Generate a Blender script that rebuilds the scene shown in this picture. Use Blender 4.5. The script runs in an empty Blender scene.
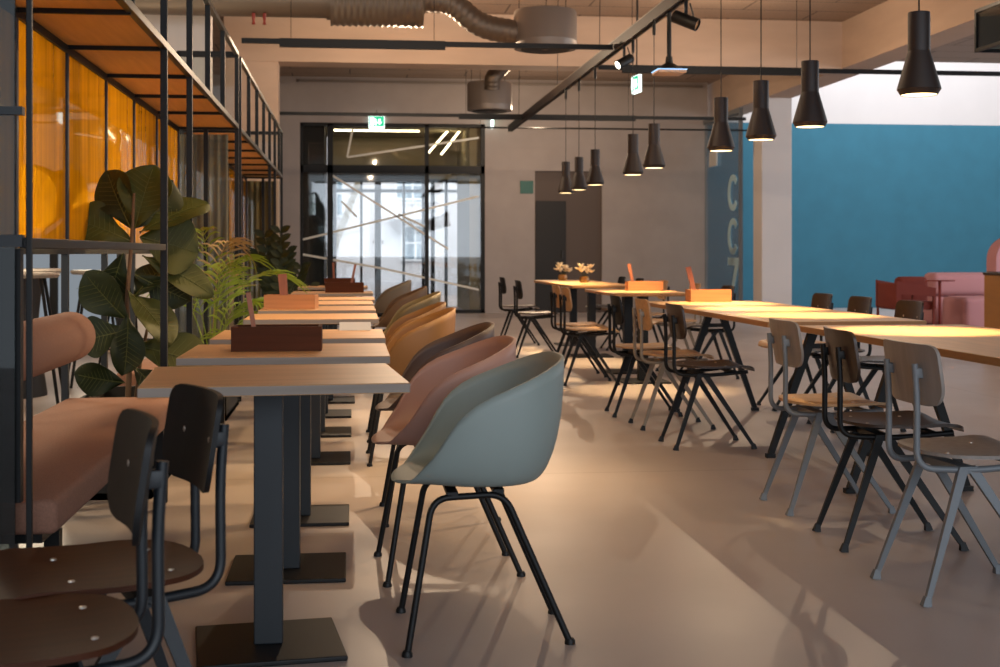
import bpy, bmesh, math, random
from mathutils import Vector, Matrix
random.seed(7)
SC = bpy.context.scene
COL = SC.collection
PI = math.pi

# ------------------------------------------------------------------ camera, world, lights, exposure
FPX, YAW, EYE = 1300.0, math.atan(150 / 1300.0), 1.08
cd = bpy.data.cameras.new('camera'); cam = bpy.data.objects.new('camera', cd); COL.objects.link(cam)
cd.sensor_width = 36; cd.lens = FPX * 36 / 1000; cd.shift_y = -0.0805; cd.clip_start = 0.05; cd.clip_end = 200
cam.location = (0, 0, EYE); cam.rotation_euler = (PI / 2, 0, -YAW)
SC.camera = cam
cd.dof.use_dof = True; cd.dof.focus_distance = 4.7; cd.dof.aperture_fstop = 6.3
SC.view_settings.view_transform = 'Standard'; SC.view_settings.look = 'None'
SC.view_settings.gamma = 1; SC.view_settings.use_curve_mapping = False
SC.view_settings.exposure = 0.22
W = bpy.data.worlds.new('world'); SC.world = W; W.use_nodes = True
W.node_tree.nodes['Background'].inputs[0].default_value = (0.80, 0.90, 1.0, 1)
W.node_tree.nodes['Background'].inputs[1].default_value = 1.0

def lamp(name, kind, loc, energy, color, target=None, size=1.0, size_y=None, angle=60, blend=0.5, soft=0.05):
    d = bpy.data.lights.new(name, kind); o = bpy.data.objects.new(name, d); COL.objects.link(o)
    d.energy = energy; d.color = color; o.location = loc
    if kind == 'AREA':
        d.shape = 'RECTANGLE'; d.size = size; d.size_y = size_y or size
    if kind == 'SPOT':
        d.spot_size = math.radians(angle); d.spot_blend = blend; d.shadow_soft_size = soft
    if kind == 'POINT': d.shadow_soft_size = soft
    if target is not None:
        o.rotation_euler = (Vector(target) - Vector(loc)).to_track_quat('-Z', 'Y').to_euler()
    return o

WARM = (1.0, 0.67, 0.34); WARM2 = (1.0, 0.74, 0.50); COOL = (0.80, 0.89, 1.0)
# window wall behind the camera, roof light over the blue wall, added hall fill without fixtures under the ceiling
lamp('window_daylight', 'AREA', (3.0, -5.0, 2.4), 300, COOL, (1.5, 8, 0.4), 9, 3)
lamp('roof_light', 'AREA', (10.5, 21.9, 7.2), 300, (0.95, 0.97, 1.0), (10.5, 23.2, 2.0), 6, 2.0)
lamp('lounge_daylight', 'AREA', (13.5, 13.0, 2.8), 420, (0.88, 0.94, 1.0), (7, 16.5, 0.4), 8, 2.5)
lamp('street_daylight', 'AREA', (2.0, 28.0, 8.0), 1250, (1.0, 0.98, 0.98), (1.0, 33.5, 1.8), 9, 3)
for (x, y, e) in ((0.6, 8.0, 75), (4.0, 9.5, 70), (0.6, 14.6, 140), (4.4, 14.8, 80), (3.0, 20.4, 120)):
    lamp('hall_fill', 'POINT', (x, y, 3.3), e, WARM2, soft=0.015)
for (x, y, e, tx, ty, a) in ((0.9, 5.6, 350, -0.1, 7.0, 62), (1.5, 3.0, 170, 0.7, 5.8, 60), (0.9, 9.0, 400, -0.2, 9.6, 62), (1.2, 12.0, 220, 0.2, 12.6, 60), (2.2, 15.0, 120, 1.4, 14.4, 70)):
    lamp('warm_spot', 'SPOT', (x, y, 3.9), e, WARM, (tx, ty, 0), angle=a, blend=1.0, soft=0.35 if y < 4 else 0.14)
# track spotlights turned toward the left tables
lamp('track_spot_light', 'SPOT', (2.36, 11.30, 2.75), 620, WARM, (-0.1, 8.4, 0.7), angle=44, blend=0.8, soft=0.05)
lamp('track_spot_light', 'SPOT', (2.40, 7.2, 2.85), 400, WARM, (0.0, 5.9, 0.1), angle=50, blend=0.95, soft=0.3)
for (y, e) in ((4.6, 46), (7.0, 58), (9.6, 50), (12.5, 55)):  # added unseen points that light the amber panes and canopy from behind
    lamp('side_room_fill', 'POINT', (-2.3, y, 1.45), e, (1.0, 0.84, 0.60), soft=0.25)

# ------------------------------------------------------------------ materials
def srgb(h):
    h = h.lstrip('#'); out = []
    for i in (0, 2, 4):
        v = int(h[i:i + 2], 16) / 255
        out.append(v / 12.92 if v <= 0.04045 else ((v + 0.055) / 1.055) ** 2.4)
    return (*out, 1)
def mat(name, col, rough=0.6, metal=0.0, var=0.0, scale=(8, 8, 8), bump=0.0, bscale=60, spec=0.5, emit=None, es=1.0, trans=0.0):
    m = bpy.data.materials.new(name); m.use_nodes = True
    nt = m.node_tree; b = nt.nodes['Principled BSDF']
    c = srgb(col) if isinstance(col, str) else col
    b.inputs['Base Color'].default_value = c
    b.inputs['Roughness'].default_value = rough; b.inputs['Metallic'].default_value = metal
    b.inputs['Specular IOR Level'].default_value = spec
    if emit:
        b.inputs['Emission Color'].default_value = srgb(emit) if isinstance(emit, str) else emit
        b.inputs['Emission Strength'].default_value = es
    if var or bump:
        tc = nt.nodes.new('ShaderNodeTexCoord'); mp = nt.nodes.new('ShaderNodeMapping')
        nt.links.new(tc.outputs['Object'], mp.inputs[0])
    if var:
        mp.inputs['Scale'].default_value = scale
        n = nt.nodes.new('ShaderNodeTexNoise'); n.inputs['Scale'].default_value = 1.0; n.inputs['Detail'].default_value = 6
        nt.links.new(mp.outputs[0], n.inputs['Vector'])
        r = nt.nodes.new('ShaderNodeValToRGB')
        r.color_ramp.elements[0].position = 0.3; r.color_ramp.elements[1].position = 0.7
        r.color_ramp.elements[0].color = (c[0] * (1 - var), c[1] * (1 - var), c[2] * (1 - var), 1)
        r.color_ramp.elements[1].color = (min(1, c[0] * (1 + var)), min(1, c[1] * (1 + var)), min(1, c[2] * (1 + var)), 1)
        nt.links.new(n.outputs['Fac'], r.inputs[0]); nt.links.new(r.outputs[0], b.inputs['Base Color'])
    if bump:
        n2 = nt.nodes.new('ShaderNodeTexNoise'); n2.inputs['Scale'].default_value = bscale
        nt.links.new(tc.outputs['Object'], n2.inputs['Vector'])
        bp = nt.nodes.new('ShaderNodeBump'); bp.inputs['Strength'].default_value = bump; bp.inputs['Distance'].default_value = 0.01
        nt.links.new(n2.outputs['Fac'], bp.inputs['Height']); nt.links.new(bp.outputs[0], b.inputs['Normal'])
    return m
def wood(name, col, axis=0, var=0.22, rough=0.45, spec=0.4):
    s = [38, 38, 38]; s[axis] = 2.2
    return mat(name, col, rough, var=var, scale=tuple(s), spec=spec)
def emis(name, col, st):
    m = bpy.data.materials.new(name); m.use_nodes = True; nt = m.node_tree; nt.nodes.clear()
    e = nt.nodes.new('ShaderNodeEmission'); o = nt.nodes.new('ShaderNodeOutputMaterial')
    e.inputs[0].default_value = srgb(col) if isinstance(col, str) else col; e.inputs[1].default_value = st
    nt.links.new(e.outputs[0], o.inputs[0]); return m
def glass(name, tint=(0.9, 0.95, 0.95, 1), refl=0.10, body=None, bodyfac=0.0, fk=0.8):
    """thin architectural pane: tinted see-through sheet with a glossy coat, optionally partly frosted"""
    m = bpy.data.materials.new(name); m.use_nodes = True; nt = m.node_tree; nt.nodes.clear()
    o = nt.nodes.new('ShaderNodeOutputMaterial'); t = nt.nodes.new('ShaderNodeBsdfTransparent'); t.inputs[0].default_value = tint
    g = nt.nodes.new('ShaderNodeBsdfGlossy'); g.inputs['Roughness'].default_value = 0.02
    base = t.outputs[0]
    if body:
        tr = nt.nodes.new('ShaderNodeBsdfTranslucent'); tr.inputs[0].default_value = body
        tc = nt.nodes.new('ShaderNodeTexCoord'); mp = nt.nodes.new('ShaderNodeMapping'); mp.inputs['Scale'].default_value = (14, 14, 0.8)
        n = nt.nodes.new('ShaderNodeTexNoise'); n.inputs['Scale'].default_value = 1; n.inputs['Detail'].default_value = 4
        nt.links.new(tc.outputs['Object'], mp.inputs[0]); nt.links.new(mp.outputs[0], n.inputs['Vector'])
        mr = nt.nodes.new('ShaderNodeMapRange'); mr.inputs[1].default_value = 0.3; mr.inputs[2].default_value = 0.7
        mr.inputs[3].default_value = max(0, bodyfac - 0.25); mr.inputs[4].default_value = min(1, bodyfac + 0.2)
        nt.links.new(n.outputs['Fac'], mr.inputs[0])
        mx = nt.nodes.new('ShaderNodeMixShader'); nt.links.new(mr.outputs[0], mx.inputs[0])
        nt.links.new(base, mx.inputs[1]); nt.links.new(tr.outputs[0], mx.inputs[2]); base = mx.outputs[0]
    lw = nt.nodes.new('ShaderNodeFresnel'); lw.inputs['IOR'].default_value = 1.45
    ml = nt.nodes.new('ShaderNodeMath'); ml.operation = 'MULTIPLY_ADD'; ml.inputs[1].default_value = fk; ml.inputs[2].default_value = refl * 0.4
    nt.links.new(lw.outputs[0], ml.inputs[0])
    ms = nt.nodes.new('ShaderNodeMixShader'); nt.links.new(ml.outputs[0], ms.inputs[0])
    nt.links.new(base, ms.inputs[1]); nt.links.new(g.outputs[0], ms.inputs[2]); nt.links.new(ms.outputs[0], o.inputs[0])
    return m

def floor_mat():
    m = mat('poured floor', '#a29793', 0.34, var=0.06, scale=(0.9, 0.9, 0.9), spec=0.45)
    nt = m.node_tree; b = nt.nodes['Principled BSDF']
    n = nt.nodes.new('ShaderNodeTexNoise'); n.inputs['Scale'].default_value = 1.6; n.inputs['Detail'].default_value = 8
    tc = nt.nodes.new('ShaderNodeTexCoord'); nt.links.new(tc.outputs['Object'], n.inputs['Vector'])
    mr = nt.nodes.new('ShaderNodeMapRange'); mr.inputs[3].default_value = 0.30; mr.inputs[4].default_value = 0.48
    nt.links.new(n.outputs['Fac'], mr.inputs[0]); nt.links.new(mr.outputs[0], b.inputs['Roughness'])
    bp = nt.nodes.new('ShaderNodeBump'); bp.inputs['Strength'].default_value = 0.12; bp.inputs['Distance'].default_value = 0.02
    nt.links.new(n.outputs['Fac'], bp.inputs['Height']); nt.links.new(bp.outputs[0], b.inputs['Normal'])
    src = b.inputs['Base Color'].links[0].from_socket
    mp = nt.nodes.new('ShaderNodeMapping'); mp.inputs['Location'].default_value = (7.2, 5.7, 0)
    br = nt.nodes.new('ShaderNodeTexBrick'); br.offset = 0.0; br.inputs['Scale'].default_value = 1.0; br.inputs['Mortar Size'].default_value = 0.006
    br.inputs['Brick Width'].default_value = 6.0; br.inputs['Row Height'].default_value = 6.0
    br.inputs['Color1'].default_value = (1, 1, 1, 1); br.inputs['Color2'].default_value = (1, 1, 1, 1); br.inputs['Mortar'].default_value = (0.72, 0.70, 0.68, 1)
    nt.links.new(tc.outputs['Object'], mp.inputs[0]); nt.links.new(mp.outputs[0], br.inputs['Vector'])
    mx = nt.nodes.new('ShaderNodeMixRGB'); mx.blend_type = 'MULTIPLY'; mx.inputs[0].default_value = 1
    nt.links.new(src, mx.inputs[1]); nt.links.new(br.outputs['Color'], mx.inputs[2]); nt.links.new(mx.outputs[0], b.inputs['Base Color'])
    return m
def ceiling_mat():
    m = mat('ceiling panels', '#9a8474', 0.9, var=0.12, scale=(30, 30, 30))
    nt = m.node_tree; b = nt.nodes['Principled BSDF']
    src = b.inputs['Base Color'].links[0].from_socket
    tc = nt.nodes.new('ShaderNodeTexCoord'); br = nt.nodes.new('ShaderNodeTexBrick')
    br.offset = 0.5; br.inputs['Scale'].default_value = 1.0; br.inputs['Mortar Size'].default_value = 0.012
    br.inputs['Brick Width'].default_value = 2.0; br.inputs['Row Height'].default_value = 0.6
    br.inputs['Color1'].default_value = (1, 1, 1, 1); br.inputs['Color2'].default_value = (0.9, 0.9, 0.9, 1); br.inputs['Mortar'].default_value = (0.35, 0.35, 0.35, 1)
    nt.links.new(tc.outputs['Object'], br.inputs['Vector'])
    mx = nt.nodes.new('ShaderNodeMixRGB'); mx.blend_type = 'MULTIPLY'; mx.inputs[0].default_value = 1
    nt.links.new(src, mx.inputs[1]); nt.links.new(br.outputs['Color'], mx.inputs[2]); nt.links.new(mx.outputs[0], b.inputs['Base Color'])
    return m

M = dict(
    floor=floor_mat(), ceil=ceiling_mat(),
    wall=mat('wall plaster', '#9f9590', 0.85, var=0.05, scale=(3, 3, 3)),
    concrete=mat('concrete', '#b49c8a', 0.85, var=0.06, scale=(1.2, 1.2, 5)),
    white=mat('white plaster', '#cbc5c3', 0.8, var=0.02, scale=(2, 2, 2)),
    blue=mat('blue paint', '#2e6a80', 0.8, var=0.05, scale=(3, 3, 3)),
    black=mat('black steel', '#0c0c0d', 0.5, 0.0, spec=0.3),
    bluish=mat('charcoal powder coat', '#11171d', 0.5, 0.0),
    chrome=mat('bronze steel edge', '#2b2724', 0.42, 0.3),
    oak_t=wood('oak table top', '#b98f66', 0, 0.13, 0.42),
    oak_r=wood('oak long table top', '#c39a68', 1, 0.12, 0.38),
    edge=wood('table edge', '#867a70', 0, 0.12, 0.6), edge_r=wood('brown table edge', '#9a6d40', 1, 0.1, 0.55),  # left-row edge is greyed to stand for bluish light on the sides
    oak=wood('oak veneer', '#b08a62', 0, 0.14, 0.42), oak_gray=wood('grey oak veneer', '#898079', 2, 0.12, 0.45),
    smoked=wood('smoked oak veneer', '#392a21', 0, 0.2, 0.35), darkwood=wood('black stained veneer', '#171718', 2, 0.2, 0.5, 0.25),
    darkseat=wood('dark brown veneer', '#3d1d0b', 0, 0.2, 0.55, 0.2),
    steel_gray=mat('grey powder coat', '#6f7377', 0.5, 0.1), steel_beige=mat('beige powder coat', '#8a7f70', 0.5, 0.1),
    screw=mat('screw head', '#c9c4bd', 0.3, 0.9),
    caddy=wood('cherry wood box', '#b47a4c', 0, 0.2, 0.5), caddy_dark=wood('walnut box', '#4a2716', 0, 0.2, 0.75, 0.15),
    paddle=wood('wooden paddle', '#8c5338', 2, 0.18, 0.5),
    pendant=mat('dark brown shade', '#2b2220', 0.55, 0.1), glow=emis('lamp glow', (1.0, 0.70, 0.34, 1), 4.5), dia=emis('spot lens', (1.0, 0.9, 0.7, 1), 9),
    bench=mat('dusty pink wool', '#86604f', 0.95, var=0.14, scale=(160, 160, 160), bump=0.3, bscale=300),
    amber=glass('amber acrylic', (1.0, 0.66, 0.10, 1), 0.08, (1.0, 0.60, 0.03, 1), 0.65),
    clear=glass('clear glass', (0.90, 0.91, 0.91, 1), 0.08), smoke=glass('smoked glass', (0.30, 0.34, 0.35, 1), 0.10, fk=0.4), thin=glass('thin glass', (0.9, 0.92, 0.9, 1), 0.05, fk=0.3),
    teal=glass('greenish glass', (0.62, 0.74, 0.76, 1), 0.16), frost=glass('glass wall', (0.80, 0.86, 0.88, 1), 0.12, fk=0.6),
    ply=wood('orange plywood', '#c0985f', 1, 0.08, 0.6),
    soil=mat('potting soil', '#1d1612', 0.95, bump=0.6, bscale=40), planter=mat('dark planter', '#1e1a18', 0.7),
    leaf=mat('fig leaf', '#3c3f12', 0.6, spec=0.3, var=0.2, scale=(9, 9, 9)), leafd=mat('dark leaf', '#222a11', 0.6, spec=0.3, var=0.2, scale=(9, 9, 9)),  # on the fig, olive paints lit leaves and dark green shaded ones
    vein=mat('leaf vein', '#50521f', 0.6), palm=mat('palm leaf', '#7f9428', 0.45, var=0.25, scale=(5, 5, 5)), palmdry=mat('dry palm leaf', '#a98f5f', 0.6), stem=mat('stem bark', '#6d5138', 0.8),
    duct=mat('galvanised duct', '#75685c', 0.52, 0.75), drum=mat('grey drum', '#857a72', 0.5, 0.35),
    green=emis('exit green', (0.02, 0.42, 0.20, 1), 1.6), signw=emis('exit white', (0.85, 1.0, 0.93, 1), 2.2), signoff=mat('dark green sign', '#1f5a52', 0.5),
    rust=mat('rust red wool', '#702c23', 0.9), rose=mat('rose fabric', '#c08a8e', 0.95), red=mat('red metal', '#8d2f24', 0.5), ochre=mat('ochre laminate', '#9a6a34', 0.55, var=0.06, scale=(4, 4, 20)),
    curtain_g=mat('grey curtain', '#77736a', 0.95), curtain_b=mat('brown curtain', '#80704f', 0.95),
    doorgray=mat('taupe door panel', '#574a43', 0.7), doordark=mat('dark door leaf', '#15110f', 0.6),
    facade=mat('pale render', '#c4c2c4', 0.9, var=0.08, scale=(1, 1, 1)), street=mat('street paving', '#bdbdc2', 0.9), wframe=mat('white window frame', '#dfe3e6', 0.6), wpane=mat('street window glass', '#5d7482', 0.15), bar=mat('tan timber', '#b3a58c', 0.8),
    tape=mat('white tape', '#dcd8cc', 0.7), letter=mat('pale blue lettering', '#a9c8d4', 0.6), paper=mat('white card', '#c4c3c2', 0.7),
    gold=glass('gold glass', (1.0, 0.80, 0.42, 1), 0.25, (1.0, 0.72, 0.3, 1), 0.5), petal=mat('cream petals', '#f2e3c0', 0.7), led=emis('vestibule strip', (1.0, 0.82, 0.5, 1), 8), skyw=emis('daylit window', (0.80, 0.9, 1.0, 1), 0.25),
    beige_wall=mat('vestibule plaster', '#a89a78', 0.85), dkgreen=mat('dark green wall', '#1a2321', 0.6), peach=mat('peach underside', '#d9b79c', 0.5), ledblue=emis('blue status light', (0.35, 0.6, 1.0, 1), 1.5),  # peach on the sensor head stands for warm light reflected there
)
SHELL = dict(grayblue='#87928e', pink='#a57f72', mauve='#4c3b37', tan='#7c5730', tan2='#835d33', olive='#625539', brown='#644a31', taupe='#665a4b')
SHELLM = {k: mat('shell ' + k, v, 0.55) for k, v in SHELL.items()}

# ------------------------------------------------------------------ mesh helpers
class MB:
    def __init__(s): s.v = []; s.f = []; s.mi = []
    def add(s, verts, faces, mi=0):
        n = len(s.v); s.v += [tuple(p) for p in verts]
        for f in faces: s.f.append(tuple(i + n for i in f)); s.mi.append(mi)
        return s
    def box(s, x0, x1, y0, y1, z0, z1, mi=0, bev=0.0, seg=2, mat4=None):
        bm = bmesh.new(); bmesh.ops.create_cube(bm, size=1)
        for v in bm.verts:
            v.co = Vector(((x0 + x1) / 2 + v.co.x * (x1 - x0), (y0 + y1) / 2 + v.co.y * (y1 - y0), (z0 + z1) / 2 + v.co.z * (z1 - z0)))
        if bev: bmesh.ops.bevel(bm, geom=bm.edges[:], offset=bev, segments=seg, profile=0.5, affect='EDGES')
        if mat4 is not None: bm.transform(mat4)
        bm.verts.index_update()
        s.add([v.co[:] for v in bm.verts], [[v.index for v in f.verts] for f in bm.faces], mi); bm.free(); return s
    def bar(s, a, b, w, h=None, w2=None, h2=None, mi=0, up=(0, 0, 1)):
        """rectangular bar from a to b, optionally tapering"""
        a = Vector(a); b = Vector(b); h = h or w; w2 = w2 or w; h2 = h2 or h
        d = (b - a).normalized(); u = Vector(up)
        if abs(d.dot(u)) > 0.95: u = Vector((1, 0, 0)) if abs(d.x) < 0.9 else Vector((0, 1, 0))
        x = d.cross(u).normalized(); y = x.cross(d).normalized(); vs = []
        for p, ww, hh in ((a, w, h), (b, w2, h2)):
            for sx, sy in ((-1, -1), (1, -1), (1, 1), (-1, 1)): vs.append(p + x * sx * ww / 2 + y * sy * hh / 2)
        return s.add(vs, [(3, 2, 1, 0), (4, 5, 6, 7), (0, 1, 5, 4), (1, 2, 6, 5), (2, 3, 7, 6), (3, 0, 4, 7)], mi)
    def tube(s, pts, r, n=10, mi=0, flat=1.0, cap=True):
        pts = [Vector(p) for p in pts]; rs = r if isinstance(r, (list, tuple)) else [r] * len(pts)
        vs = []; prev = None
        for i, p in enumerate(pts):
            d = (pts[min(i + 1, len(pts) - 1)] - pts[max(i - 1, 0)]).normalized()
            if prev is None:
                u = Vector((0, 0, 1)) if abs(d.z) < 0.9 else Vector((1, 0, 0))
                x = d.cross(u).normalized()
            else: x = (prev - d * prev.dot(d)).normalized()
            prev = x; y = d.cross(x)
            for k in range(n):
                a = 2 * PI * k / n; vs.append(p + (x * math.cos(a) * flat + y * math.sin(a)) * rs[i])
        fs = []
        for i in range(len(pts) - 1):
            for k in range(n): fs.append((i * n + k, i * n + (k + 1) % n, (i + 1) * n + (k + 1) % n, (i + 1) * n + k))
        if cap: fs += [tuple(range(n))[::-1], tuple(range((len(pts) - 1) * n, len(pts) * n))]
        return s.add(vs, fs, mi)
    def lathe(s, prof, c=(0, 0, 0), n=28, mi=0, cap=False):
        vs = []; fs = []
        for r, z in prof:
            for k in range(n):
                a = 2 * PI * k / n; vs.append((c[0] + r * math.cos(a), c[1] + r * math.sin(a), c[2] + z))
        for i in range(len(prof) - 1):
            for k in range(n): fs.append((i * n + k, i * n + (k + 1) % n, (i + 1) * n + (k + 1) % n, (i + 1) * n + k))
        if cap: fs += [tuple(range(n))[::-1], tuple(range((len(prof) - 1) * n, len(prof) * n))]
        return s.add(vs, fs, mi)
    def prism(s, poly, t0, t1, axis='z', mi=0):
        """extrude a 2-D outline along an axis"""
        def P(a, b, t): return (a, b, t) if axis == 'z' else ((a, t, b) if axis == 'y' else (t, a, b))
        n = len(poly); vs = [P(a, b, t0) for a, b in poly] + [P(a, b, t1) for a, b in poly]
        fs = [tuple(range(n))[::-1], tuple(range(n, 2 * n))] + [(i, (i + 1) % n, n + (i + 1) % n, n + i) for i in range(n)]
        return s.add(vs, fs, mi)
    def sheet(s, rows, thick=None, mi=0):
        """grid of points; with a thickness vector function it becomes a closed panel"""
        nr, nc = len(rows), len(rows[0]); vs = [Vector(p) for r in rows for p in r]
        fs = [(i * nc + j, i * nc + j + 1, (i + 1) * nc + j + 1, (i + 1) * nc + j) for i in range(nr - 1) for j in range(nc - 1)]
        if thick is None: return s.add(vs, fs, mi)
        off = Vector(thick); N = len(vs); vs2 = [p + off for p in vs]
        f2 = [tuple(i + N for i in f[::-1]) for f in fs]
        bd = [j for j in range(nc)] + [i * nc + nc - 1 for i in range(1, nr)] + [(nr - 1) * nc + j for j in range(nc - 2, -1, -1)] + [i * nc for i in range(nr - 2, 0, -1)]
        ring = [(bd[k], bd[(k + 1) % len(bd)], bd[(k + 1) % len(bd)] + N, bd[k] + N) for k in range(len(bd))]
        return s.add(vs + vs2, fs + f2 + ring, mi)
    def build(s, name, m, parent=None, smooth=30, fix=True):
        me = bpy.data.meshes.new(name); me.from_pydata([tuple(p) for p in s.v], [], s.f)
        for q in (m if isinstance(m, (list, tuple)) else [m]): me.materials.append(q)
        for p, i in zip(me.polygons, s.mi): p.material_index = i
        if fix:
            bm = bmesh.new(); bm.from_mesh(me); bmesh.ops.recalc_face_normals(bm, faces=bm.faces[:]); bm.to_mesh(me); bm.free()
        if smooth:
            for p in me.polygons: p.use_smooth = True
            me.set_sharp_from_angle(angle=math.radians(smooth))
        o = bpy.data.objects.new(name, me); COL.objects.link(o)
        if parent: o.parent = parent
        return o
def edged(o, m):
    o.data.materials.append(m)
    for p in o.data.polygons:
        if abs(p.normal.z) < 0.5: p.material_index = 1
    return o
def tag(o, label, cat, group=None):
    o['label'] = label; o['category'] = cat
    if group: o['group'] = group
    return o
def thing(name, label, cat, loc=(0, 0, 0), rz=0, group=None):
    o = bpy.data.objects.new(name, None); COL.objects.link(o); o.empty_display_size = 0.1
    o.location = loc; o.rotation_euler = (0, 0, rz); return tag(o, label, cat, group)
def struct(o): o['kind'] = 'structure'; return o
def dup(root, label, loc, rz=None, group=None, mats=None):
    r = root.copy(); COL.objects.link(r); r.location = loc; r['label'] = label
    if rz is not None: r.rotation_euler = (0, 0, rz)
    if group: r['group'] = group
    for ch in list(root.children):
        c = ch.copy(); COL.objects.link(c); c.parent = r
        for g in ch.children:
            d = g.copy(); COL.objects.link(d); d.parent = c
    return r
def arc(c, r, a0, a1, n, plane='xz', o=0.0):
    out = []
    for i in range(n + 1):
        a = math.radians(a0 + (a1 - a0) * i / n); p, q = c[0] + r * math.cos(a), c[1] + r * math.sin(a)
        out.append((p, o, q) if plane == 'xz' else (p, q, o))
    return out
def lerp(xs, ys, x):
    if x <= xs[0]: return ys[0]
    for i in range(len(xs) - 1):
        if x <= xs[i + 1]: return ys[i] + (ys[i + 1] - ys[i]) * (x - xs[i]) / (xs[i + 1] - xs[i])
    return ys[-1]
def fillet(pts, r, n=6):
    pts = [Vector(p) for p in pts]; out = [pts[0]]
    for i in range(1, len(pts) - 1):
        a, b, c = pts[i - 1], pts[i], pts[i + 1]; d1 = (a - b); d2 = (c - b)
        k = min(r, d1.length * 0.45, d2.length * 0.45); p, q = b + d1.normalized() * k, b + d2.normalized() * k
        for j in range(n + 1):
            t = j / n; out.append((p * (1 - t) + b * t) * (1 - t) + (b * (1 - t) + q * t) * t)
    return out + [pts[-1]]

# ------------------------------------------------------------------ the setting
BK = 23.2      # back wall
CZ = 4.2       # ceiling
struct(MB().box(-7, 15, -6, 34.5, -0.2, 0).build('floor', M['floor'], smooth=0))
c = MB().box(-7.2, 7.0, -6, 24.8, CZ, CZ + 0.2).box(7.0, 15, -6, 20.3, CZ, CZ + 0.2)
struct(c.build('ceiling', M['ceil'], smooth=0))
WX0, WX1, WZ = -0.877, 2.406, 3.39
w = MB().box(-7, WX0, BK, BK + 0.2, 0, CZ).box(WX0, WX1, BK, BK + 0.2, WZ, CZ).box(WX1, 3.31, BK, BK + 0.2, 0, CZ)
w.box(3.31, 4.54, BK, BK + 0.2, 2.56, CZ).box(4.54, 6.5, BK, BK + 0.2, 0, CZ)
struct(w.build('wall_back', M['wall'], smooth=0))
struct(MB().box(6.5, 15, 24.6, 24.8, 0, 3.62).build('wall_back_right', M['blue'], smooth=0))
struct(MB().box(6.5, 15, 24.6, 24.8, 3.62, 7.6).build('wall_back_upper', M['white'], smooth=0))
struct(MB().box(-7.2, -7, -6, 24.8, 0, CZ).build('wall_left', M['concrete'], smooth=0))
struct(MB().box(14.8, 15, -6, 24.8, 0, 7.6).box(7.0, 7.2, 20.1, 24.6, CZ + 0.2, 7.6).box(7.2, 15, 20.1, 20.3, CZ + 0.2, 7.6).build('wall_right', M['white'], smooth=0))
struct(MB().box(-1.6, 6.6, 16.9, 17.35, 3.54, CZ).build('trim_1', M['concrete'], smooth=0))
struct(MB().box(6.6, 7.05, -2, 24.6, 3.57, CZ).build('trim_2', M['concrete'], smooth=0))
struct(MB().box(6.55, 7.05, 20.2, 20.65, 0, 3.57, bev=0.012).build('trim_3', M['white'], smooth=0))
struct(MB().box(-1.6, -0.92, 16.92, 17.33, 0, 3.54).build('trim_4', M['concrete'], smooth=0))
struct(MB().box(-2.35, -1.52, 14.3, 14.75, 0, CZ).build('trim_5', M['white'], smooth=0))
# slim grey strip high on the back wall
struct(MB().box(-0.9, 6.4, BK - 0.04, BK, 4.10, 4.14).build('trim_6', M['drum'], smooth=0))

# entrance glazing
win = struct(MB().box(WX0, WX0 + 0.05, BK + 0.02, BK + 0.12, 0, WZ).box(WX1 - 0.07, WX1, BK + 0.02, BK + 0.12, 0, WZ)
    .box(WX0, WX1, BK + 0.02, BK + 0.12, WZ - 0.06, WZ).box(WX0, WX1, BK + 0.02, BK + 0.12, 2.50, 2.64).box(WX0, WX1, BK + 0.02, BK + 0.12, 0, 0.06)
    .box(-0.40, -0.30, BK + 0.02, BK + 0.12, 0, WZ).box(1.33, 1.40, BK + 0.02, BK + 0.12, 0, WZ).build('window_1', M['black'], smooth=0))
MB().box(WX0 + 0.05, WX1 - 0.07, BK + 0.06, BK + 0.07, 0.06, WZ - 0.06).build('pane', M['clear'], win, 0)
def stripes(segs, y, w=0.035):
    m = MB()
    for (x0, z0, x1, z1) in segs: m.bar((x0, y, z0), (x1, y, z1), w, 0.004, up=(0, 1, 0))
    return m
stripes([(-0.86, 1.31 - 1.08 + 1.08, 2.3, 2.10), (-0.86, 1.06, 0.6, 0.80), (0.6, 0.80, 2.3, 0.42), (-0.30, 2.45, 1.75, 1.15), (0.05, 3.30, -0.05, 2.78), (-0.05, 2.78, 2.3, 3.15),
         (0.85, 1.78, 1.33, 1.55), (-0.15, 2.0, 0.12, 1.72)], BK + 0.045).build('tape', M['tape'], win, 0)
dr = struct(MB().box(-0.30, -0.24, BK + 0.14, BK + 0.2, 0, 2.5).box(0.44, 0.55, BK + 0.14, BK + 0.2, 0, 2.5).box(1.28, 1.33, BK + 0.14, BK + 0.2, 0, 2.5).box(-0.30, 1.33, BK + 0.14, BK + 0.2, 2.40, 2.5).box(-0.30, 1.33, BK + 0.14, BK + 0.2, 0, 0.08)
    .build('door_1', M['black'], smooth=0))
MB().box(0.40, 0.43, BK + 0.1, BK + 0.14, 1.25, 1.31).box(0.56, 0.59, BK + 0.1, BK + 0.14, 1.25, 1.31).build('latch', M['drum'], dr, 0)
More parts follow.
